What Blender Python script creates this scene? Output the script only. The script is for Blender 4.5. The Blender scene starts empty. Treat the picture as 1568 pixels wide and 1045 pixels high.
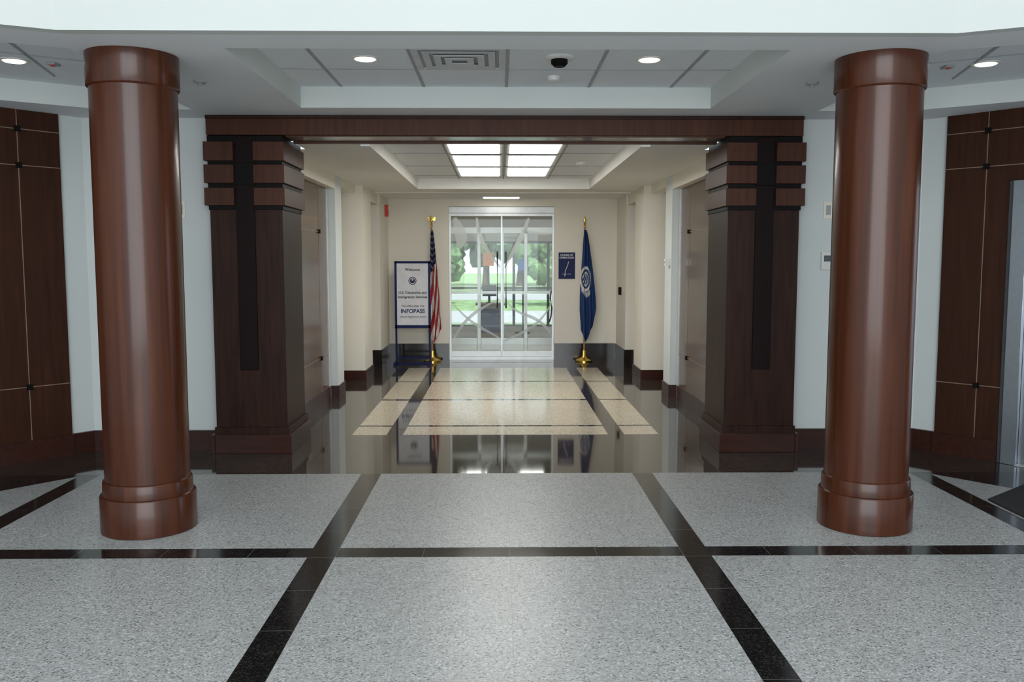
import bpy, bmesh, math, random
from mathutils import Vector
random.seed(4)
scene = bpy.context.scene
scene.view_settings.view_transform = 'Standard'

# ------------------------------------------------------------------ materials
def new_mat(name):
    m = bpy.data.materials.new(name); m.use_nodes = True
    nt = m.node_tree
    return m, nt, nt.nodes['Principled BSDF']

def simple(name, col, rough=0.5, metal=0.0, coat=0.0, emit=None, estr=0.0, var=0.06, scale=8.0, spec=.5):
    m, nt, b = new_mat(name)
    b.inputs['Roughness'].default_value = rough
    b.inputs['Metallic'].default_value = metal
    b.inputs['Coat Weight'].default_value = coat
    b.inputs['Specular IOR Level'].default_value = spec
    tc = nt.nodes.new('ShaderNodeTexCoord'); nz = nt.nodes.new('ShaderNodeTexNoise')
    nz.inputs['Scale'].default_value = scale; nz.inputs['Detail'].default_value = 3
    nt.links.new(tc.outputs['Object'], nz.inputs['Vector'])
    rp = nt.nodes.new('ShaderNodeValToRGB')
    rp.color_ramp.elements[0].position = .3; rp.color_ramp.elements[1].position = .7
    rp.color_ramp.elements[0].color = (*[c*(1-var) for c in col], 1)
    rp.color_ramp.elements[1].color = (*[min(1, c*(1+var)) for c in col], 1)
    nt.links.new(nz.outputs['Fac'], rp.inputs['Fac'])
    nt.links.new(rp.outputs['Color'], b.inputs['Base Color'])
    if emit:
        b.inputs['Emission Color'].default_value = (*emit, 1)
        b.inputs['Emission Strength'].default_value = estr
    return m

def wood(name, c1, c2, rough=0.3, coat=0.3, stretch=(14, 14, .9), spec=.5):
    m, nt, b = new_mat(name)
    tc = nt.nodes.new('ShaderNodeTexCoord'); mp = nt.nodes.new('ShaderNodeMapping')
    mp.inputs['Scale'].default_value = stretch
    nz = nt.nodes.new('ShaderNodeTexNoise'); nz.inputs['Scale'].default_value = 2.2
    nz.inputs['Detail'].default_value = 7; nz.inputs['Distortion'].default_value = .6
    rp = nt.nodes.new('ShaderNodeValToRGB')
    rp.color_ramp.elements[0].position = .32; rp.color_ramp.elements[1].position = .72
    rp.color_ramp.elements[0].color = (*c1, 1); rp.color_ramp.elements[1].color = (*c2, 1)
    nt.links.new(tc.outputs['Object'], mp.inputs['Vector']); nt.links.new(mp.outputs[0], nz.inputs['Vector'])
    nt.links.new(nz.outputs['Fac'], rp.inputs['Fac']); nt.links.new(rp.outputs[0], b.inputs['Base Color'])
    b.inputs['Roughness'].default_value = rough; b.inputs['Coat Weight'].default_value = coat
    b.inputs['Specular IOR Level'].default_value = spec
    b.inputs['Coat Roughness'].default_value = .12
    return m

def stone(name, stops, rough, vscale, joint=None, pitch=.475, offx=0.0, offy=0.0, jw=.0035, spec=.5, jmix=1.0):
    """speckled granite/terrazzo, with tile joints on a world-metre grid"""
    m, nt, b = new_mat(name); N = nt.nodes; L = nt.links
    tc = N.new('ShaderNodeTexCoord')
    vo = N.new('ShaderNodeTexVoronoi'); vo.inputs['Scale'].default_value = vscale
    L.new(tc.outputs['Object'], vo.inputs['Vector'])
    bw = N.new('ShaderNodeSeparateColor'); L.new(vo.outputs['Color'], bw.inputs[0])
    rp = N.new('ShaderNodeValToRGB'); rp.color_ramp.interpolation = 'LINEAR'
    cr = rp.color_ramp
    while len(cr.elements) < len(stops): cr.elements.new(.5)
    for e, (p, c) in zip(cr.elements, stops): e.position = p; e.color = (*c, 1)
    L.new(bw.outputs[0], rp.inputs['Fac'])
    nz = N.new('ShaderNodeTexNoise'); nz.inputs['Scale'].default_value = 1.3; nz.inputs['Detail'].default_value = 4
    L.new(tc.outputs['Object'], nz.inputs['Vector'])
    mr = N.new('ShaderNodeMapRange'); mr.inputs[3].default_value = .92; mr.inputs[4].default_value = 1.06
    L.new(nz.outputs['Fac'], mr.inputs[0])
    mul = N.new('ShaderNodeMix'); mul.data_type = 'RGBA'; mul.blend_type = 'MULTIPLY'; mul.inputs[0].default_value = 1
    L.new(rp.outputs[0], mul.inputs[6]); L.new(mr.outputs[0], mul.inputs[7])
    out = mul.outputs[2]
    if joint:
        sp = N.new('ShaderNodeSeparateXYZ'); L.new(tc.outputs['Object'], sp.inputs[0])
        ds = []
        for ax, off in ((0, offx), (1, offy)):
            a = N.new('ShaderNodeMath'); a.operation = 'SUBTRACT'; a.inputs[1].default_value = off - 50*pitch
            L.new(sp.outputs[ax], a.inputs[0])
            p = N.new('ShaderNodeMath'); p.operation = 'PINGPONG'; p.inputs[1].default_value = pitch/2
            L.new(a.outputs[0], p.inputs[0]); ds.append(p.outputs[0])
        mn = N.new('ShaderNodeMath'); mn.operation = 'MINIMUM'; L.new(ds[0], mn.inputs[0]); L.new(ds[1], mn.inputs[1])
        lt = N.new('ShaderNodeMath'); lt.operation = 'LESS_THAN'; lt.inputs[1].default_value = jw/2
        L.new(mn.outputs[0], lt.inputs[0])
        ml = N.new('ShaderNodeMath'); ml.operation = 'MULTIPLY'; ml.inputs[1].default_value = jmix
        L.new(lt.outputs[0], ml.inputs[0])
        mx = N.new('ShaderNodeMix'); mx.data_type = 'RGBA'; L.new(ml.outputs[0], mx.inputs[0])
        L.new(out, mx.inputs[6]); mx.inputs[7].default_value = (*joint, 1); out = mx.outputs[2]
    L.new(out, b.inputs['Base Color'])
    b.inputs['Roughness'].default_value = rough
    b.inputs['Specular IOR Level'].default_value = spec
    return m

def glassy(name, tint=(.96, .985, .98), ior=1.28):
    m = bpy.data.materials.new(name); m.use_nodes = True; nt = m.node_tree
    nt.nodes.clear()
    o = nt.nodes.new('ShaderNodeOutputMaterial'); t = nt.nodes.new('ShaderNodeBsdfTransparent')
    g = nt.nodes.new('ShaderNodeBsdfGlossy'); mx = nt.nodes.new('ShaderNodeMixShader')
    fr = nt.nodes.new('ShaderNodeFresnel'); fr.inputs[0].default_value = ior
    t.inputs[0].default_value = (*tint, 1); g.inputs['Roughness'].default_value = .01
    nt.links.new(fr.outputs[0], mx.inputs[0])
    nt.links.new(t.outputs[0], mx.inputs[1]); nt.links.new(g.outputs[0], mx.inputs[2])
    nt.links.new(mx.outputs[0], o.inputs[0])
    return m
def frosted(name):
    m = bpy.data.materials.new(name); m.use_nodes = True; nt = m.node_tree
    nt.nodes.clear(); N = nt.nodes; L = nt.links
    o = N.new('ShaderNodeOutputMaterial'); t = N.new('ShaderNodeBsdfTransparent'); t.inputs[0].default_value = (1, 1, 1, 1)
    tl = N.new('ShaderNodeBsdfTranslucent'); tl.inputs[0].default_value = (.95, .98, .98, 1)
    d = N.new('ShaderNodeBsdfDiffuse'); d.inputs[0].default_value = (.92, .95, .95, 1)
    a = N.new('ShaderNodeMixShader'); a.inputs[0].default_value = .5; L.new(tl.outputs[0], a.inputs[1]); L.new(d.outputs[0], a.inputs[2])
    c = N.new('ShaderNodeMixShader'); c.inputs[0].default_value = .75; L.new(t.outputs[0], c.inputs[1]); L.new(a.outputs[0], c.inputs[2])
    L.new(c.outputs[0], o.inputs[0]); return m

M = {}
M['white'] = simple('painted_white_wall', (.66, .70, .69), .6, var=.015, scale=2, spec=.3)
M['fascia'] = simple('painted_white_trim', (.68, .72, .70), .7, var=.01, scale=2, spec=.2)
M['fasciaw'] = simple('painted_white_fascia', (.555, .585, .565), .8, var=.01, scale=2, spec=.15)
M['ceil'] = simple('painted_ceiling', (.70, .72, .74), .8, var=.015, scale=2, spec=.2)
M['cream'] = simple('painted_cream_wall', (.83, .79, .69), .6, var=.015, scale=2, spec=.3)
M['cream_ceil'] = simple('cream_ceiling', (.84, .83, .78), .7, var=.01, scale=2, spec=.2)
M['col'] = wood('cherry_column_veneer', (.040, .0092, .0030), (.088, .0225, .0068), .31, .25, (9, 9, .3), spec=.3)
M['dark'] = wood('dark_mahogany', (.018, .0062, .0038), (.042, .0150, .0085), .45, 0, spec=.18)
M['red'] = wood('red_mahogany', (.050, .016, .0085), (.084, .027, .0135), .42, 0, spec=.22)
M['panel'] = wood('cherry_wall_panel', (.030, .0095, .0045), (.055, .0175, .008), .42, 0, spec=.22)
M['wood_panel'] = wood('corridor_wood_panel', (.06, .026, .012), (.105, .05, .026), .22, .3, spec=.4)
M['strip'] = simple('ebony_inlay', (.010, .0045, .0045), .5, spec=.12)
M['black'] = simple('black_metal', (.006, .005, .005), .5, spec=.12)
M['line'] = simple('panel_reveal_metal', (.30, .22, .16), .45, metal=.3)
M['base'] = wood('baseboard_wood', (.03, .008, .005), (.05, .014, .008), .3, .1, (1, 14, 14), spec=.3)
M['basedark'] = simple('black_granite_base', (.02, .016, .014), .12)
M['steel'] = simple('brushed_steel', (.38, .41, .45), .30, metal=1, var=.05, scale=30)
M['alu'] = simple('satin_aluminium', (.62, .64, .64), .4, metal=.5)
M['tile'] = simple('acoustic_ceiling_tile', (.78, .82, .85), .85, var=.03, scale=90, spec=.2)
M['tbar'] = simple('ceiling_t_bar', (.36, .38, .40), .6)
M['troffer'] = simple('troffer_lens', (.9, .9, .88), .4, emit=(1, .98, .93), estr=9.5)
M['lamp'] = simple('downlight_lens', (.9, .9, .85), .4, emit=(1, .93, .8), estr=3.0)
M['plastic'] = simple('white_plastic', (.75, .75, .72), .4)
M['vent'] = simple('vent_enamel', (.62, .64, .65), .7, spec=.2)
M['greyplastic'] = simple('grey_plastic', (.35, .36, .36), .4)
M['ventback'] = simple('vent_plenum', (.38, .40, .41), .7, spec=.2)
M['dframe'] = simple('dark_bronze_frame', (.05, .055, .06), .4)
M['screen'] = simple('lcd_screen', (.05, .08, .09), .2)
M['gold'] = simple('polished_brass', (.75, .5, .12), .25, metal=1)
M['pole'] = wood('flagpole_oak', (.32, .16, .05), (.45, .25, .09), .3, .4)
M['redfab'] = simple('flag_red', (.45, .015, .02), .8)
M['whitefab'] = simple('flag_white', (.75, .75, .72), .8)
M['navy'] = simple('flag_navy', (.01, .015, .07), .8)
M['dhsblue'] = simple('flag_blue', (.015, .05, .17), .75)
M['signblue'] = simple('sign_navy', (.010, .020, .09), .5, spec=.2)
M['signframe'] = simple('sign_frame_navy', (.005, .012, .08), .5, spec=.2)
M['signwhite'] = simple('sign_white', (.70, .71, .75), .4, spec=.3)
M['ink'] = simple('sign_ink', (.02, .022, .03), .6)
M['alarm'] = simple('alarm_red', (.6, .03, .015), .4)
M['mat'] = simple('black_rubber_mat', (.012, .013, .015), .9, var=.3, scale=200)
M['glass'] = glassy('clear_glass')
M['frost'] = frosted('frosted_glass_film')
M['chair'] = simple('chair_upholstery_blue', (.03, .08, .22), .7)
M['desk'] = wood('desk_wood', (.12, .05, .02), (.2, .09, .04), .3, .3, (1, 10, 10))
M['grass'] = simple('lawn_grass', (.20, .30, .13), .9, var=.4, scale=3)
M['asphalt'] = simple('road_asphalt', (.38, .38, .38), .9)
M['leaf'] = simple('tree_foliage', (.09, .16, .06), .8, var=.8, scale=5)
M['bark'] = simple('tree_bark', (.08, .05, .03), .9)
M['roomfloor'] = simple('waiting_room_tile', (.40, .34, .28), .08, var=.05)
M['roomwall'] = simple('waiting_room_wall', (.5, .48, .44), .7)
M['orange'] = simple('orange_poster', (.8, .25, .05), .5)
M['blueprint'] = simple('blue_poster', (.05, .2, .6), .5)
M['carblue'] = simple('car_paint_blue', (.02, .05, .14), .25, coat=.6)
M['carwhite'] = simple('car_paint_silver', (.6, .62, .65), .25, coat=.6)
M['tyre'] = simple('tyre_rubber', (.015, .015, .015), .8)
M['terrazzo'] = stone('grey_terrazzo', [(0, (.13, .13, .13)), (.14, (.285, .29, .285)), (.5, (.37, .375, .368)), (.85, (.415, .42, .41)), (1, (.56, .565, .56))],
                      .36, 130, joint=(.22, .22, .22), offx=0, offy=4.665, jmix=.5, spec=.35)
M['granite'] = stone('black_granite', [(0, (.006, .006, .006)), (.7, (.011, .010, .010)), (1, (.04, .04, .04))], .12, 150,
                     joint=(.15, .14, .13), offx=.0, offy=4.665, jmix=.8, spec=.4)
M['browngranite'] = stone('brown_granite', [(0, (.018, .012, .009)), (.6, (.035, .026, .02)), (1, (.09, .07, .055))], .05, 120,
                     joint=(.16, .14, .12), offx=.0, offy=6.56, jmix=.6, spec=.9)
M['beige'] = stone('beige_granite', [(0, (.30, .24, .16)), (.3, (.50, .43, .32)), (.8, (.62, .55, .43)), (1, (.7, .64, .5))], .13, 130,
                   joint=(.4, .34, .25), offx=0, offy=8.5, jmix=.5)

# ------------------------------------------------------------------ builder
class B:
    def __init__(s): s.bm = bmesh.new(); s.mats = []
    def mi(s, k):
        m = M[k]
        if m not in s.mats: s.mats.append(m)
        return s.mats.index(m)
    def prism(s, pts, z0, z1, k):
        i = s.mi(k); lo = [s.bm.verts.new((x, y, z0)) for x, y in pts]; hi = [s.bm.verts.new((x, y, z1)) for x, y in pts]
        fs = [s.bm.faces.new(lo[::-1]), s.bm.faces.new(hi)]; n = len(pts)
        for a in range(n): fs.append(s.bm.faces.new((lo[a], lo[(a+1) % n], hi[(a+1) % n], hi[a])))
        for f in fs: f.material_index = i
        bmesh.ops.recalc_face_normals(s.bm, faces=fs)
        return s
    def box(s, x0, x1, y0, y1, z0, z1, k):
        x0, x1 = sorted((x0, x1)); y0, y1 = sorted((y0, y1)); z0, z1 = sorted((z0, z1))
        return s.prism([(x0, y0), (x1, y0), (x1, y1), (x0, y1)], z0, z1, k)
    def lathe(s, cx, cy, prof, k, seg=48, sx=1, sy=1):
        i = s.mi(k); rings = []
        for r, z in prof:
            rings.append([s.bm.verts.new((cx+sx*r*math.cos(2*math.pi*a/seg), cy+sy*r*math.sin(2*math.pi*a/seg), z)) for a in range(seg)])
        fs = []
        for p, q in zip(rings, rings[1:]):
            for a in range(seg): fs.append(s.bm.faces.new((p[a], p[(a+1) % seg], q[(a+1) % seg], q[a])))
        fs.append(s.bm.faces.new(rings[0][::-1])); fs.append(s.bm.faces.new(rings[-1]))
        for f in fs: f.material_index = i; f.smooth = True
        bmesh.ops.recalc_face_normals(s.bm, faces=fs)
        return s
    def tube(s, pts, r, k, seg=10):
        i = s.mi(k); rings = []; pts = [Vector(p) for p in pts]
        for n, p in enumerate(pts):
            t = (pts[min(n+1, len(pts)-1)]-pts[max(n-1, 0)]).normalized()
            a = t.cross(Vector((0, 0, 1)))
            if a.length < .05: a = t.cross(Vector((0, 1, 0)))
            a.normalize(); b = t.cross(a)
            rings.append([s.bm.verts.new(p+r*(a*math.cos(2*math.pi*q/seg)+b*math.sin(2*math.pi*q/seg))) for q in range(seg)])
        fs = []
        for p, q in zip(rings, rings[1:]):
            for a in range(seg): fs.append(s.bm.faces.new((p[a], p[(a+1) % seg], q[(a+1) % seg], q[a])))
        fs.append(s.bm.faces.new(rings[0][::-1])); fs.append(s.bm.faces.new(rings[-1]))
        for f in fs: f.material_index = i; f.smooth = True
        bmesh.ops.recalc_face_normals(s.bm, faces=fs)
        return s
    def discY(s, cx, y, cz, r, k, th=.004, seg=32, r0=0):
        i = s.mi(k)
        P = lambda rr, yy: [s.bm.verts.new((cx+rr*math.cos(2*math.pi*a/seg), yy, cz+rr*math.sin(2*math.pi*a/seg))) for a in range(seg)]
        f1 = P(r, y); f2 = P(r, y+th); fs = [s.bm.faces.new(f1), s.bm.faces.new(f2[::-1])]
        for a in range(seg): fs.append(s.bm.faces.new((f1[a], f1[(a+1) % seg], f2[(a+1) % seg], f2[a])))
        for f in fs: f.material_index = i
        bmesh.ops.recalc_face_normals(s.bm, faces=fs)
        return s
    def end(s, name, bevel=0, parent=None):
        me = bpy.data.meshes.new(name); s.bm.to_mesh(me); s.bm.free()
        for m in s.mats: me.materials.append(m)
        me.set_sharp_from_angle(angle=math.radians(35))
        o = bpy.data.objects.new(name, me); scene.collection.objects.link(o)
        if bevel:
            md = o.modifiers.new('bevel', 'BEVEL'); md.width = bevel; md.segments = 2; md.limit_method = 'ANGLE'
        if parent: o.parent = parent
        return o

def mir(pts, sg): return [(sg*x, y) for x, y in pts]
DX, DY = .643, -.766            # direction of the splayed side walls
def obox(b, sg, s0, s1, n0, n1, z0, z1, k, P=(3.5, 7.45)):
    nx, ny = -.766, -.643
    pts = [(P[0]+DX*s+nx*n, P[1]+DY*s+ny*n) for s, n in ((s0, n0), (s1, n0), (s1, n1), (s0, n1))]
    b.prism(mir(pts, sg), z0, z1, k)

# ------------------------------------------------------------------ floor
b = B()
b.box(-6, 6, -3.2, 6.558, -.12, 0, 'granite')
b.box(-6, 6, 6.558, 14.45, -.12, 0, 'browngranite')
T = .0015
for x0, x1 in ((-.95, .95), (1.10, 3.05), (-3.05, -1.10)):
    b.box(x0, x1, -3.1, 4.665, 0, T, 'terrazzo'); b.box(x0, x1, 4.828, 6.558, 0, T, 'terrazzo')
for sg in (1, -1):
    b.box(sg*3.2, sg*5.5, -3.1, 4.665, 0, T, 'terrazzo')
    b.prism(mir([(3.2, 4.828), (4.60, 4.828), (3.2, 6.50)], sg), 0, T, 'terrazzo')
ys = [8.06, 8.46, 8.54, 10.08, 10.18, 11.65, 11.75, 13.2]
for y0, y1 in zip(ys[::2], ys[1::2]):
    b.box(-.95, .95, y0, y1, 0, T, 'beige')
    for sg in (1, -1): b.box(sg*1.10, sg*1.42, y0, y1, 0, T, 'beige')
b.end('floor')
B().prism([(3.22, 5.0), (4.9, 5.0), (4.05, 6.42), (3.22, 5.75)], .001, .014, 'mat').end('floor_mat')

# ------------------------------------------------------------------ ceilings with recessed trays
def ceiling(name, outer, holes, z, rec, km, kside, ktop):
    b = B(); bm = b.bm; edges = []; i0 = b.mi(km)
    for loop in [outer]+holes:
        vs = [bm.verts.new((x, y, z)) for x, y in loop]
        edges += [bm.edges.new((vs[a], vs[(a+1) % len(vs)])) for a in range(len(vs))]
    r = bmesh.ops.triangle_fill(bm, use_beauty=True, use_dissolve=False, edges=edges, normal=(0, 0, -1))
    for f in [g for g in r['geom'] if isinstance(g, bmesh.types.BMFace)]: f.material_index = i0
    i1 = b.mi(kside); i2 = b.mi(ktop)
    for h in holes:
        lo = [bm.verts.new((x, y, z)) for x, y in h]; hi = [bm.verts.new((x, y, z+rec)) for x, y in h]; n = len(h)
        for a in range(n):
            f = bm.faces.new((lo[a], lo[(a+1) % n], hi[(a+1) % n], hi[a])); f.material_index = i1
        f = bm.faces.new(hi); f.material_index = i2
    return b
CZ = 2.78
ctr = [(-1.58, 5.045), (1.58, 5.045), (1.58, 6.94), (-1.58, 6.94)]
side = [(2.45, 5.05), (2.45, 7.03), (3.15, 7.03), (4.0, 6.45), (4.7, 5.5), (4.3, 4.25)]
b = ceiling('c', [(-2.32, 4.66), (2.32, 4.66), (5.56, 3.15), (5.56, 5.0), (3.5, 7.45), (-3.5, 7.45), (-5.56, 5.0), (-5.56, 3.15)],
            [ctr, side, mir(side, -1)], CZ, .16, 'ceil', 'fascia', 'tile')
zt = CZ+.16
for x in (0, .634, -.634, 1.268, -1.268): b.box(x-.012, x+.012, 5.05, 6.93, zt-.004, zt+.002, 'tbar')
for y in (6.306, 5.672): b.box(-1.57, 1.57, y-.006, y+.006, zt-.005, zt+.002, 'tbar')
for sg in (1, -1):
    for k in range(3):   # splayed grid of the side trays
        px, py = 2.75+.52*k, 6.9-.32*k
        b.prism(mir([(px, py), (px+.015, py+.009), (px-.30+.015, py-1.35), (px-.315, py-1.36)], sg), zt-.006, zt+.002, 'tbar')
    b.prism(mir([(2.5, 6.28), (2.5, 6.293), (4.2, 5.253), (4.2, 5.24)], sg), zt-.006, zt+.002, 'tbar')
ceil_lobby = b.end('ceiling')
b = B()
b.prism([(-2.32, 4.66), (2.32, 4.66), (2.32, 4.74), (-2.32, 4.74)], CZ-.001, 6, 'fasciaw')
for sg in (1, -1): b.prism(mir([(2.32, 4.66), (5.56, 3.15), (5.56, 3.25), (2.32, 4.74)], sg), CZ-.001, 6, 'fasciaw')
b.end('wall_fascia')
B().box(-5.7, 5.7, -3.2, 4.8, 6, 6.1, 'ceil').end('ceiling_lobby_high')

# corridor ceiling
b = ceiling('c', [(-1.79, 7.632), (1.79, 7.632), (1.79, 8.03), (3.7, 8.03), (3.7, 14.3), (-3.7, 14.3), (-3.7, 8.03), (-1.79, 8.03)], [[(-1.16, 7.66), (1.16, 7.66), (1.16, 12.1), (-1.16, 12.1)]],
            2.60, .12, 'cream_ceil', 'cream_ceil', 'tile')
for sg in (1, -1): b.box(sg*1.16, sg*1.24, 7.66, 12.18, 2.58, 2.60, 'cream_ceil')
b.box(-1.24, 1.24, 12.1, 12.18, 2.58, 2.60, 'cream_ceil')
b.box(-1.85, 1.85, 12.9, 12.95, 2.585, 2.6, 'cream_ceil')
for x in (-.6, .6, 0): b.box(x-.008, x+.008, 7.67, 12.09, 2.714, 2.722, 'tbar')
for y in (8.11, 9.29, 10.49, 11.66): b.box(-1.15, 1.15, y-.008, y+.008, 2.714, 2.722, 'tbar')
b.end('ceiling_corridor')

# ------------------------------------------------------------------ lobby walls
for sg, nm in ((1, 'right'), (-1, 'left')):
    B().box(sg*2.435, sg*3.5, 7.45, 7.6, 0, 2.9, 'white').end('wall_front_'+nm)
    b = B(); obox(b, sg, -.12, 3.2, -.15, 0, 0, 6, 'white'); b.end('wall_splayed_'+nm)
    B().box(sg*5.56, sg*5.7, -3.2, 5.0, 0, 6, 'white').end('wall_side_'+nm)
    b = B(); b.box(sg*2.46, sg*3.49, 7.42, 7.449, 0, .17, 'base')
    obox(b, sg, .0, .2, 0.001, .03, 0, .17, 'base'); b.end('baseboard_front_'+nm)
    b = B()
    e0, e1, eh = (.70, 2.04, 2.23) if sg > 0 else (3.1, 3.1, 0)
    segs = [(.2, e0, 0, 2.779)]
    if sg > 0: segs += [(e0, e1, eh, 2.779), (e1, 3.15, 0, 2.779)]
    for s0, s1, z0, z1 in segs:
        obox(b, sg, s0, s1, .001, .035, z0, z1, 'panel')
        if z0 == 0: obox(b, sg, s0-.005, s1, .001, .055, 0, .17, 'base')
    for z in (.60, 2.35, 2.63):
        for s0, s1, z0, z1 in segs:
            if z0 < z: obox(b, sg, s0, s1, .035, .0375, z-.003, z+.003, 'line')
    for s in (.52, 1.5, 2.5):
        z0 = .17 if not (sg > 0 and e0 < s < e1) else eh
        obox(b, sg, s-.003, s+.003, .035, .0375, z0, 2.779, 'line')
        for z in (.60, 2.35, 2.63):
            if z > z0: obox(b, sg, s-.022, s+.022, .035, .052, z-.022, z+.022, 'black')
    b.end('wood_panelling')
# elevator
b = B()
obox(b, 1, .702, .735, .001, .05, 0, 2.225, 'dframe')
obox(b, 1, .735, .845, .001, .07, 0, 2.225, 'steel'); obox(b, 1, 1.935, 2.035, .001, .07, 0, 2.225, 'steel')
obox(b, 1, .845, 1.935, .001, .07, 2.12, 2.225, 'steel')
obox(b, 1, .845, 1.387, .001, .02, .0, 2.12, 'steel'); obox(b, 1, 1.393, 1.935, .001, .02, .0, 2.12, 'steel')
obox(b, 1, 1.387, 1.393, .001, .012, .0, 2.12, 'black'); obox(b, 1, .845, 1.935, .02, .09, 0.0, .01, 'alu')
b.end('elevator_door', .003)

# rear entrance glazing of the lobby (behind the viewer)
b = B()
for x in (-5.5, -3.7, -1.85, 0, 1.85, 3.7, 5.5): b.box(x-.05, x+.05, -3.2, -3.08, 0, 6, 'alu')
for z in (.05, 2.4, 4.2, 5.95): b.box(-5.55, 5.55, -3.19, -3.09, z-.05, z+.05, 'alu')
b.end('window_1')

# ------------------------------------------------------------------ round columns
for sg in (-1, 1):
    b = B()
    R = .24
    prof = [(.262, 0), (.272, .006), (.272, .215), (.268, .222), (.255, .226), (.253, .30), (.249, .308), (R, .312), (R, 2.585), (.25, 2.59), (.254, 2.597), (.254, 2.779)]
    b.lathe(sg*2.17, 5.24, prof, 'col', 96)
    o = b.end('round_column')

# ------------------------------------------------------------------ portal
b = B()
b.box(-2.43, 2.43, 7.29, 7.44, 2.622, 2.779, 'red'); b.box(-2.43, 2.43, 7.44, 7.60, 2.622, 2.779, 'red')
b.box(-1.79, 1.79, 7.31, 7.60, 2.61, 2.6215, 'wood_panel')
b.box(-1.798, 1.798, 7.60, 7.659, 2.597, 2.779, 'red'); b.box(-2.43, 2.43, 7.60, 7.659, 2.622, 2.778, 'red')
b.box(-2.43, 2.43, 7.275, 7.29, 2.75, 2.779, 'dark')
b.end('portal_header_beam', .002)
for sg in (-1, 1):
    b = B()
    b.box(sg*1.83, sg*2.42, 7.31, 7.99, 0, 2.62, 'dark')
    b.box(sg*1.81, sg*2.43, 7.29, 8.0, .0, .22, 'dark')
    b.box(sg*1.79, sg*2.43, 7.27, 8.02, 0, .16, 'base'); b.box(sg*2.42, sg*2.458, 7.27, 7.419, 0, .16, 'base')
    b.box(sg*1.822, sg*2.428, 7.300, 7.995, 2.02, 2.619, 'black')
    for z0, z1 in ((2.055, 2.197), (2.235, 2.383), (2.414, 2.567)):
        b.box(sg*1.80, sg*2.05, 7.265, 8.01, z0, z1, 'red'); b.box(sg*2.21, sg*2.45, 7.265, 7.44, z0, z1, 'red')
    b.box(sg*2.055, sg*2.205, 7.297, 7.5, .70, 2.61, 'strip')
    b.box(sg*2.045, sg*2.215, 7.285, 7.5, 2.22, 2.40, 'black')
    b.end('portal_pilaster', .003)

# ------------------------------------------------------------------ corridor walls
nd = 0
for sg, nm in ((1, 'right'), (-1, 'left')):
    b = B()
    b.box(sg*2.08, sg*2.3, 8.03, 10.5, 0, 2.6, 'cream')
    b.box(sg*1.96, sg*2.3, 10.35, 10.75, 0, 2.6, 'white')
    b.box(sg*1.96, sg*2.08, 8.03, 10.35, 2.44, 2.6, 'cream')
    b.box(sg*1.96, sg*2.1, 10.75, 11.8, 2.5, 2.6, 'cream')
    b.box(sg*3.5, sg*3.7, 10.5, 11.9, 0, 2.6, 'cream')
    b.box(sg*2.3, sg*3.6, 10.6, 10.75, 0, 2.6, 'cream')
    b.box(sg*1.86, sg*3.6, 11.8, 12.5, 0, 2.6, 'cream')
    b.box(sg*2.02, sg*2.3, 12.5, 13.3, 0, 2.6, 'cream')
    b.box(sg*1.86, sg*2.05, 12.5, 13.25, 2.44, 2.6, 'cream')
    b.box(sg*1.84, sg*2.3, 13.25, 14.3, 0, 2.6, 'cream')
    b.end('wall_corridor_'+nm)
    b = B()
    b.box(sg*1.945, sg*2.3, 10.335, 10.765, 0, .14, 'base')
    b.box(sg*1.845, sg*3.5, 11.785, 12.51, 0, .14, 'base')
    b.box(sg*1.825, sg*2.0, 13.24, 14.25, 0, .27, 'basedark')
    b.end('baseboard_corridor_'+nm)
    for y0, y1, x in ((8.03, 10.33, 2.08), (12.5, 13.25, 2.02)):
        b = B(); nd += 1
        b.box(sg*(x-.03), sg*(x-.001), y0+.02, y1, 0, 2.435, 'wood_panel')
        b.box(sg*(x-.04), sg*(x-.001), y1-.05, y1, 0, 2.435, 'alu')
        for z in (.52, 1.93): b.box(sg*(x-.033), sg*(x-.03), y0+.02, y1-.05, z-.003, z+.003, 'line')
        ym = y0+.78*(y1-y0)
        b.box(sg*(x-.033), sg*(x-.03), ym-.003, ym+.003, 0, 2.43, 'line')
        for z in (.52, 1.93): b.box(sg*(x-.05), sg*(x-.03), ym-.022, ym+.022, z-.022, z+.022, 'black')
        b.box(sg*(x-.045), sg*(x-.03), y0+.03, y1-.05, 0, .14, 'base')
        b.end('wood_panel_%d' % nd)  # fixed wood panels with black studs, set in the corridor recesses

# back wall around glazed doors
b = B()
b.box(-6, -.87, 14.3, 14.45, 0, 2.9, 'cream'); b.box(.83, 6, 14.3, 14.45, 0, 2.9, 'cream'); b.box(-.87, .83, 14.3, 14.45, 2.48, 2.9, 'cream')
b.end('wall_back')
b = B(); b.box(-1.82, -.875, 14.275, 14.299, 0, .27, 'basedark'); b.box(.835, 1.82, 14.275, 14.299, 0, .27, 'basedark'); b.end('baseboard_back')
b = B()
X0, X1, YD = -.868, .828, 14.33
b.box(X0, X0+.03, YD, YD+.06, 0, 2.475, 'alu'); b.box(X1-.03, X1, YD, YD+.06, 0, 2.475, 'alu')
b.box(X0+.001, X1-.001, YD-.002, YD+.058, 2.33, 2.474, 'alu'); b.box(X0+.002, X1-.002, YD-.006, YD+.04, 2.37, 2.382, 'greyplastic')
b.box(X0+.03, -.02-.006, YD+.015, YD+.05, .05, .14, 'alu'); b.box(-.02+.006, X1-.03, YD+.015, YD+.05, .05, .14, 'alu')
b.box(X0+.03, X1-.03, YD+.01, YD+.055, 0, .045, 'alu')
b.box(-.03, -.022, YD+.02, YD+.045, .14, 2.33, 'steel'); b.box(-.018, -.010, YD+.02, YD+.045, .14, 2.33, 'steel')
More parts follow.
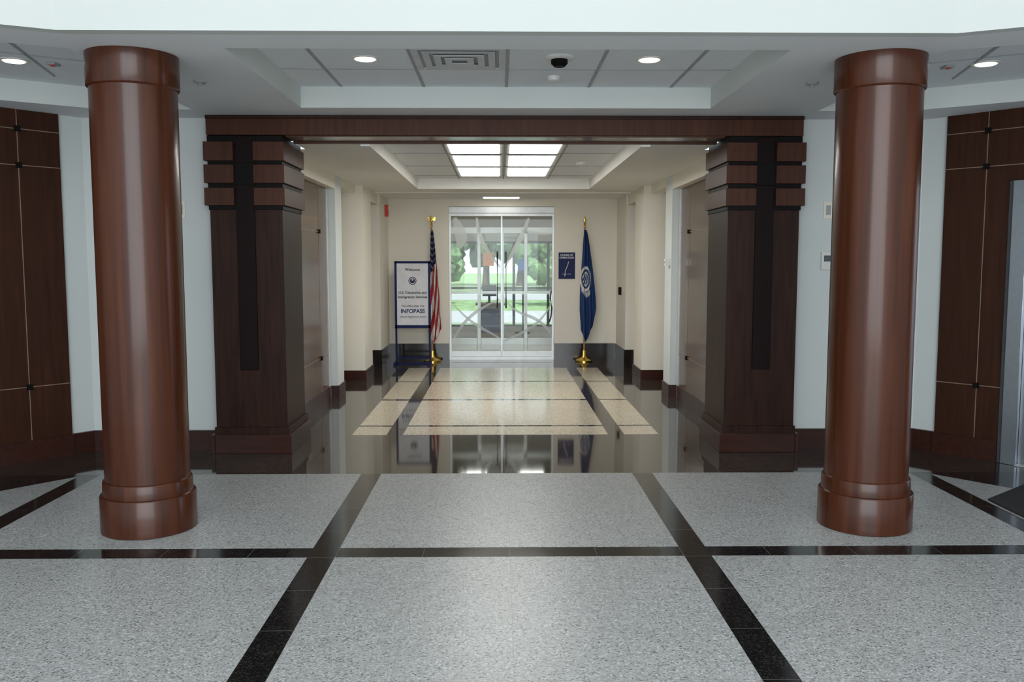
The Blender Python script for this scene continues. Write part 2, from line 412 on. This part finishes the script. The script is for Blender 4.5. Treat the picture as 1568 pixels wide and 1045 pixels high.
for x in (-.09, .05):
    b.tube([(x, YD+.02, .85), (x, YD-.05, .87), (x, YD-.05, 1.75), (x, YD+.02, 1.77)], .013, 'dframe')
b.tube([(X1-.07, YD, .62), (X1-.05, YD-.04, .7), (X1-.035, YD-.04, .85), (X1-.06, YD-.04, 1.0), (X1-.045, YD, 1.12)], .012, 'dframe')
o = b.end('glass_door')
b = B(); b.box(X0+.03, -.031, YD+.03, YD+.036, .14, 2.33, 'glass'); b.box(-.009, X1-.03, YD+.03, YD+.036, .14, 2.33, 'glass')
b.end('glass_panes', parent=o)
# etched swooshes
b = B(); k = b.mi('frost')
def ribbon(pts, w0, w1):
    pts = [Vector(p) for p in pts]
    P = []
    for t in range(25):
        u = t/24
        P.append((1-u)**3*pts[0]+3*u*(1-u)**2*pts[1]+3*u*u*(1-u)*pts[2]+u**3*pts[3])
    prev = None
    for n, p in enumerate(P):
        t = (P[min(n+1, 24)]-P[max(n-1, 0)]).normalized(); a = Vector((-t.y, t.x)); w = (w0+(w1-w0)*n/24)*math.sin(math.pi*(.12+.76*n/24))
        q = [b.bm.verts.new((min(max(v.x, X0+.04), X1-.04), YD+.026, min(max(v.y, .15), 2.32))) for v in (p+a*w/2, p-a*w/2)]
        if prev:
            f = b.bm.faces.new((prev[0], prev[1], q[1], q[0])); f.material_index = k
        prev = q
ribbon([(-.42, 2.3), (-.40, 1.9), (-.2, 1.7), (-.04, 1.5)], .09, .05)
ribbon([(.42, 2.3), (.3, 1.95), (.15, 1.75), (.03, 1.5)], .10, .05)
ribbon([(.8, 2.05), (.5, 2.02), (.2, 2.2), (-.0, 2.1)], .06, .03)
ribbon([(-.78, 2.3), (-.70, 2.1), (-.62, 1.98), (-.72, 1.82)], .16, .22)
ribbon([(-.8, .35), (-.55, .8), (-.3, .85), (-.05, 1.0)], .07, .03)
ribbon([(-.8, .9), (-.5, .55), (-.3, .5), (-.05, .35)], .04, .05)
ribbon([(.8, .40), (.5, .85), (.3, .6), (.02, 1.0)], .07, .03)
ribbon([(.8, .95), (.6, .5), (.3, .45), (.02, .3)], .04, .05)
b.end('etched_pattern', parent=o)

# ------------------------------------------------------------------ ceiling fittings
def ring_light(x, y, z, nm='recessed_downlight', r=.075):
    b = B(); b.lathe(x, y, [(r+.018, z-.001), (r+.018, z-.008), (r, z-.010), (r-.01, z-.004)], 'plastic', 32)
    b.lathe(x, y, [(r-.012, z-.011), (r-.012, z-.014)], 'lamp', 32); b.end(nm)
ring_light(-.94, 5.98, zt); ring_light(.94, 5.98, zt)
ring_light(-3.29, 6.07, zt); ring_light(3.24, 6.07, zt)
b = B(); x0, x1, y0, y1 = -.622, -.012, 5.685, 6.295
for q, dz in ((0, .008), (.07, .013), (.14, .018), (.21, .023)):
    a0, a1, c0, c1 = x0+q, x1-q, y0+q, y1-q; w = .045; kk = 'vent'
    b.box(a0, a1, c0, c0+w, zt-dz, zt-dz+.004, kk); b.box(a0, a1, c1-w, c1, zt-dz, zt-dz+.004, kk)
    b.box(a0, a0+w, c0+w, c1-w, zt-dz, zt-dz+.004, kk); b.box(a1-w, a1, c0+w, c1-w, zt-dz, zt-dz+.004, kk)
b.box(x0+.01, x1-.01, y0+.01, y1-.01, zt-.004, zt-.001, 'ventback'); b.end('air_diffuser')
b = B(); b.lathe(.34, 5.93, [(.10, zt-.001), (.10, zt-.012), (.085, zt-.02)], 'plastic', 32)
b.lathe(.34, 5.93, [(.055, zt-.02), (.055, zt-.045), (.035, zt-.065)], 'black', 24); b.end('dome_camera')
b = B(); b.lathe(.34, 6.55, [(.05, zt-.001), (.045, zt-.03), (.02, zt-.04)], 'plastic', 24); b.end('smoke_detector')
b = B(); b.lathe(.87, 10.1, [(.06, 2.719), (.055, 2.69), (.03, 2.68)], 'plastic', 24); b.end('smoke_detector')
for x in (-2.02, 2.02):
    b = B(); b.lathe(x, 5.95, [(.045, CZ-.001), (.04, CZ-.012)], 'greyplastic', 24); b.lathe(x, 5.95, [(.012, CZ-.012), (.02, CZ-.03)], 'alu', 16); b.end('fire_sprinkler')
for x in (-3.08, 3.03):
    b = B(); b.box(x-.03, x+.03, 6.13, 6.21, zt-.015, zt-.001, 'greyplastic'); b.box(x-.012, x+.012, 6.15, 6.17, zt-.022, zt-.015, 'alarm'); b.end('ceiling_strobe')
for y0, y1 in ((8.20, 9.20), (9.38, 10.40), (10.58, 11.58)):
    for x0, x1 in ((-.575, -.025), (.02, .565)):
        b = B(); b.box(x0, x1, y0, y1, 2.705, 2.713, 'plastic'); b.box(x0+.03, x1-.03, y0+.03, y1-.03, 2.70, 2.705, 'troffer'); b.end('troffer_light')
b = B(); b.box(-.32, .27, 13.68, 13.98, 2.585, 2.599, 'plastic'); b.box(-.30, .25, 13.71, 13.95, 2.58, 2.585, 'troffer'); b.end('strip_light')

# ------------------------------------------------------------------ wall devices
B().box(2.66, 2.76, 7.425, 7.449, 1.53, 1.68, 'plastic').box(2.68, 2.74, 7.42, 7.426, 1.60, 1.65, 'screen').end('thermostat', .002)
for sg in (1, -1):
    B().box(sg*2.67, sg*2.75, 7.44, 7.449, 1.96, 2.10, 'cream').box(sg*2.69, sg*2.73, 7.436, 7.441, 1.99, 2.07, 'ventback').end('wall_plate', .001)
B().box(-1.839, -1.79, 13.86, 13.97, 2.30, 2.48, 'alarm').box(-1.79, -1.783, 13.885, 13.945, 2.40, 2.45, 'plastic').end('fire_alarm_strobe', .002)
B().box(1.80, 1.839, 13.7, 13.78, 1.08, 1.2, 'black').end('card_reader', .002)
B().box(1.90, 1.959, 10.42, 10.50, 1.55, 1.63, 'plastic').box(1.895, 1.90, 10.44, 10.48, 1.58, 1.60, 'greyplastic').end('card_reader', .002)

def text(s, x, y, z, size, k, parent, align='CENTER', ext=.0006, off=.0012):
    c = bpy.data.curves.new(s[:8], 'FONT'); c.body = s; c.size = size; c.align_x = align; c.extrude = ext; c.offset = off
    c.materials.append(M[k]); o = bpy.data.objects.new('lettering', c); scene.collection.objects.link(o)
    o.location = (x, y, z); o.rotation_euler = (math.pi/2, 0, 0); o.parent = parent
    return o
b = B(); b.box(.90, 1.165, 14.285, 14.299, 1.32, 1.745, 'signblue')
b.tube([(1.0, 14.283, 1.36), (1.01, 14.283, 1.45), (1.05, 14.283, 1.55), (1.06, 14.283, 1.60)], .006, 'signwhite', 6)
o = b.end('hours_sign', .002)
text('HOURS OF', 1.03, 14.283, 1.69, .042, 'signwhite', o); text('OPERATION', 1.03, 14.283, 1.645, .042, 'signwhite', o)
text('Monday - Friday', 1.03, 14.283, 1.39, .022, 'signwhite', o, off=0)
# welcome sign on stand
ys_ = 13.75; b = B(); xl, xr = -1.665, -1.15
b.box(xl, xr, ys_, ys_+.02, .60, 1.58, 'signwhite')
for a0, a1 in ((xl-.02, xl+.014), (xr-.014, xr+.02)):
    b.box(a0, a1, ys_-.008, ys_+.03, .56, 1.60, 'signframe')
    xm = (a0+a1)/2; b.box(xm-.015, xm+.015, ys_-.002, ys_+.02, .02, .57, 'signframe')
    b.box(xm-.025, xm+.025, ys_-.24, ys_+.10, .0, .035, 'signframe')
b.box(xl-.02, xr+.02, ys_-.008, ys_+.03, 1.57, 1.605, 'signframe'); b.box(xl-.02, xr+.02, ys_-.008, ys_+.03, .56, .61, 'signframe')
b.box(xl, xr, ys_, ys_+.018, .08, .11, 'signframe'); b.box(xl, xr, ys_-.06, ys_+.06, .0, .02, 'signframe')
xc = (xl+xr)/2
b.discY(xc, ys_-.003, 1.30, .062, 'signblue').discY(xc, ys_-.005, 1.30, .050, 'signwhite').discY(xc, ys_-.007, 1.30, .040, 'ink').discY(xc, ys_-.008, 1.29, .018, 'signblue').discY(xc, ys_-.008, 1.315, .014, 'signwhite')
o = b.end('welcome_sign_stand', .001)
yt = ys_-.002
text('Welcome', xc, yt, 1.455, .058, 'ink', o)
text('U.S. Citizenship and', xc, yt, 1.10, .054, 'ink', o); text('Immigration Services', xc, yt, 1.03, .054, 'ink', o)
text('This Office Uses The', xc, yt, .895, .042, 'ink', o, off=.0004); text('INFOPASS', xc, yt, .80, .085, 'signblue', o, off=.002)
text('Internet Appointment System', xc, yt, .73, .034, 'ink', o, off=.0003)

# ------------------------------------------------------------------ flags
def flag(name, x, y, us):
    b = B()
    b.lathe(x, y, [(.14, 0), (.14, .02), (.12, .035), (.06, .06), (.035, .10), (.03, .17), (.022, .18)], 'gold', 40)
    b.lathe(x, y, [(.014, .1), (.014, 2.16)], 'pole', 16)
    b.lathe(x, y, [(.018, 2.15), (.022, 2.17), (.012, 2.19), (.02, 2.205), (.008, 2.22)], 'gold', 16)
    if us:
        b.lathe(x, y, [(.008, 2.21), (.022, 2.24), (.018, 2.27), (.010, 2.29), (.013, 2.305), (.003, 2.32)], 'gold', 14)
        for s in (1, -1):
            b.prism([(x+s*.01, y-.006), (x+s*.06, y-.003), (x+s*.06, y+.003), (x+s*.01, y+.006)], 2.245, 2.275, 'gold')
            b.prism([(x+s*.035, y-.004), (x+s*.065, y-.003), (x+s*.065, y+.003), (x+s*.035, y+.004)], 2.27, 2.30, 'gold')
    else:
        b.lathe(x, y, [(.004, 2.21), (.024, 2.24), (.012, 2.28), (.001, 2.33)], 'gold', 14, 1, .4)
    bm = b.bm; NI, NJ = 44, 110; top, bot = 2.10, .30
    G = []
    for j in range(NJ+1):
        t = j/NJ; row = []
        W = (.03+.19*t**.75) if us else (.03+.25*min(1, t*1.15)**.7*(1-.35*max(0, t-.8)/.2))
        for i in range(NI+1):
            s = i/NI
            xx = x+(s-.30)*W+.008*math.sin(9*t+s*3)*t
            A = .012+.035*t**.6
            yy = y-.032-.02*t+A*math.sin(s*math.pi*5+1.5*math.sin(3*t))
            zz = top-(top-bot)*t*(1-.12*abs(s-.45)*2*(1 if us else 1.1))
            row.append(bm.verts.new((xx, yy, zz)))
        G.append(row)
    for j in range(NJ):
        for i in range(NI):
            s, t = (i+.5)/NI, (j+.5)/NJ
            if us:
                if t < .30+.12*(1-s): k = 'whitefab' if (i//2 % 3 == 0 and j % 6 < 2) else 'navy'
                else: k = 'redfab' if int(s*5+t*7) % 2 else 'whitefab'
            else:
                p = G[j][i].co; dx, dz = (p.x-x-.012)/.085, (p.z-1.33)/.20; r = math.hypot(dx, dz)
                k = 'dhsblue'
                if .78 < r < 1 or (r < .62 and (int(s*22+t*60) % 3 == 0 or abs(dz) > .4 and r < .55)): k = 'whitefab'
                if .55 < t < .60 and .1 < s < .7 and i % 3: k = 'whitefab'
            f = bm.faces.new((G[j][i], G[j+1][i], G[j+1][i+1], G[j][i+1])); f.material_index = b.mi(k); f.smooth = True
    o = b.end(name)
flag('american_flag', -1.13, 14.08, True)
flag('department_flag', 1.30, 14.08, False)

# ------------------------------------------------------------------ waiting room beyond the doors
B().box(-6, 6, 14.45, 20.0, -.12, 0, 'roomfloor').end('floor_waiting_room')
b = B(); b.box(-6, 6, 14.45, 20.1, 2.9, 3.0, 'roomwall'); b.end('ceiling_waiting_room')
B().box(-6.1, -6, 14.3, 20.1, 0, 3, 'roomwall').end('wall_waiting_left')
B().box(6, 6.1, 14.3, 20.1, 0, 3, 'roomwall').end('wall_waiting_right')
b = B()
b.box(-6, 6, 20.0, 20.12, 2.05, 3, 'roomwall'); b.box(-6, 6, 20.0, 20.12, 0, .12, 'roomwall')
b.end('wall_waiting_far')
b = B()
for x in [-5.97+.78*i for i in range(16)]: b.box(x-.03, x+.03, 20.02, 20.1, .12, 2.05, 'dframe')
for z in (.14, 1.0, 2.03): b.box(-6, 6, 20.02, 20.1, z-.025, z+.025, 'dframe')
b.end('window_2')
b = B()
for x in (-1.35, -.45, .45, 1.35): b.box(x-.03, x+.03, 17.0, 17.08, 0, 2.25, 'alu')
b.box(-1.39, 1.39, 17.0, 17.08, 2.14, 2.25, 'alu'); b.box(-.03, .03, 17.0, 17.08, 0, 2.14, 'alu')
for x0, x1 in ((-1.31, -.49), (-.41, -.03), (.03, .41), (.49, 1.31)):
    b.box(x0, x1, 17.02, 17.06, 0, .12, 'alu'); b.box(x0, x1, 17.02, 17.06, .98, 1.03, 'alu'); b.box(x0, x1, 17.035, 17.041, .12, 2.14, 'glass')
b.end('vestibule_door')
for x in (-2.2, -.6, .6, 2.2):
    for y in (15.8, 18.2):
        b = B(); b.box(x-.3, x+.3, y-.3, y+.3, 2.885, 2.899, 'plastic'); b.box(x-.27, x+.27, y-.27, y+.27, 2.88, 2.885, 'troffer'); b.end('troffer_light')
def chair(x, y):
    b = B()
    b.box(x-.25, x+.25, y-.24, y+.24, .42, .48, 'chair'); b.box(x-.24, x+.24, y+.20, y+.26, .52, .90, 'chair')
    for sx in (-1, 1):
        b.tube([(x+sx*.26, y-.22, 0), (x+sx*.26, y-.22, .66), (x+sx*.26, y+.2, .66), (x+sx*.26, y+.25, .5)], .014, 'black', 8)
        b.tube([(x+sx*.26, y+.24, 0), (x+sx*.24, y+.22, .5), (x+sx*.22, y+.25, .86)], .014, 'black', 8)
    b.end('waiting_chair', .01)
for x in (-1.7, 1.75): chair(x, 19.2)
b = B(); b.box(-.5, .0, 18.6, 19.0, 0, .68, 'desk'); b.box(-.56, .06, 18.55, 19.05, .68, .72, 'desk')
b.box(-.44, -.06, 18.58, 18.6, .1, .6, 'signblue'); b.end('reception_kiosk', .004)
B().box(-.42, -.12, 18.85, 18.88, .86, 1.10, 'black').box(-.29, -.25, 18.86, 18.89, .72, .86, 'black').box(-.34, -.2, 18.8, 18.93, .72, .735, 'black').end('computer_monitor', .003)
b = B(); b.box(-.42, -.18, 19.7, 19.73, 1.5, 1.8, 'orange'); b.box(-.31, -.28, 19.73, 19.76, 0, 1.7, 'black'); b.box(-.45, -.12, 19.6, 19.86, 0, .02, 'black'); b.end('poster_stand')
b = B(); b.box(.36, .58, 19.7, 19.73, 1.4, 1.65, 'blueprint'); b.box(.455, .485, 19.73, 19.76, 0, 1.6, 'black'); b.box(.3, .62, 19.6, 19.86, 0, .02, 'black'); b.end('poster_stand')
# outdoors
B().box(-60, 60, 20.2, 130, -.3, -.15, 'grass').end('lawn_ground')
B().box(-60, 60, 25, 31, -.149, -.13, 'asphalt').box(-60, 60, 40, 47, -.149, -.13, 'asphalt').end('road_ground')
def car(x, y, k):
    b = B(); z = -.13
    prof = [(-2.1, .35), (-2.15, .75), (-1.5, .92), (-.9, 1.35), (.7, 1.40), (1.35, .98), (2.05, .85), (2.1, .35)]
    vs0 = [b.bm.verts.new((x+px, y-.8, z+pz)) for px, pz in prof]; vs1 = [b.bm.verts.new((x+px, y+.8, z+pz)) for px, pz in prof]
    i = b.mi(k); n = len(prof); fs = [b.bm.faces.new(vs0), b.bm.faces.new(vs1[::-1])]
    for a in range(n): fs.append(b.bm.faces.new((vs0[a], vs1[a], vs1[(a+1) % n], vs0[(a+1) % n])))
    for f in fs: f.material_index = i
    bmesh.ops.recalc_face_normals(b.bm, faces=fs)
    b.box(x-.8, x-.02, y-.815, y-.80, z+.95, z+1.28, 'black'); b.box(x+.04, x+.75, y-.815, y-.80, z+.95, z+1.28, 'black')
    for wx in (-1.35, 1.3): b.discY(x+wx, y-.84, z+.33, .33, 'tyre', .2, 28).discY(x+wx, y-.85, z+.33, .19, 'alu', .02, 24)
    for wx in (-1.35, 1.3): b.discY(x+wx, y+.64, z+.33, .33, 'tyre', .2, 28)
    b.end('parked_car', .03)
car(-6.2, 45, 'carblue'); car(7.2, 45, 'carwhite')
for x, y, s in ((-9, 52, 1.1), (-4.6, 51, 1.1), (-.9, 55, 1.2), (3.2, 52, 1.1), (7, 54, 1.3), (-14, 55, 1.4), (12, 55, 1.4), (-6, 62, 1.6), (1.5, 64, 1.7), (8, 66, 1.6), (-2.6, 36, .6), (2.3, 35, .55)):
    b = B(); b.lathe(x, y, [(.22*s, -.15), (.14*s, 1.0), (.1*s, 2.2*s)], 'bark', 12); li = b.mi('leaf')
    for _ in range(34):
        c = Vector((x+random.uniform(-1.8, 1.8)*s, y+random.uniform(-1.2, 1.2)*s, random.uniform(1.5, 4.4)*s))
        r = bmesh.ops.create_icosphere(b.bm, subdivisions=2, radius=random.uniform(.35, .75)*s)
        for v in r['verts']:
            v.co = v.co*(1+random.uniform(-.25, .25))+c
            for f in v.link_faces: f.material_index = li
    b.end('tree')

# ------------------------------------------------------------------ light
w = bpy.data.worlds.new('World'); scene.world = w; w.use_nodes = True
bg = w.node_tree.nodes['Background']; bg.inputs[0].default_value = (.84, .92, 1, 1); bg.inputs[1].default_value = 1.3
def area(name, loc, rot, sx, sy, p, col):
    l = bpy.data.lights.new(name, 'AREA'); l.shape = 'RECTANGLE'; l.size = sx; l.size_y = sy; l.energy = p; l.color = col
    o = bpy.data.objects.new(name, l); scene.collection.objects.link(o); o.location = loc; o.rotation_euler = rot; return o
area('entrance_daylight', (0, -3.0, 2.6), (math.radians(90), 0, 0), 6, 4.4, 390, (.94, .98, 1))
area('lobby_floor_fill', (0, 1.2, 5.9), (0, 0, 0), 7, 4.0, 70, (.94, .98, 1))  # added overhead fill to brighten the foreground floor; the high ceiling has no opening
sun = bpy.data.lights.new('sun', 'SUN'); sun.energy = 5.5; sun.angle = .02
so = bpy.data.objects.new('sun', sun); scene.collection.objects.link(so); so.rotation_euler = (math.radians(40), 0, math.radians(20))

cam = bpy.data.cameras.new('camera'); cam.lens = 31.0; cam.sensor_width = 36
co = bpy.data.objects.new('camera', cam); scene.collection.objects.link(co)
co.location = (-.055, 0, 1.6); co.rotation_euler = (math.radians(90-5.16), 0, math.radians(-.81))
scene.camera = co
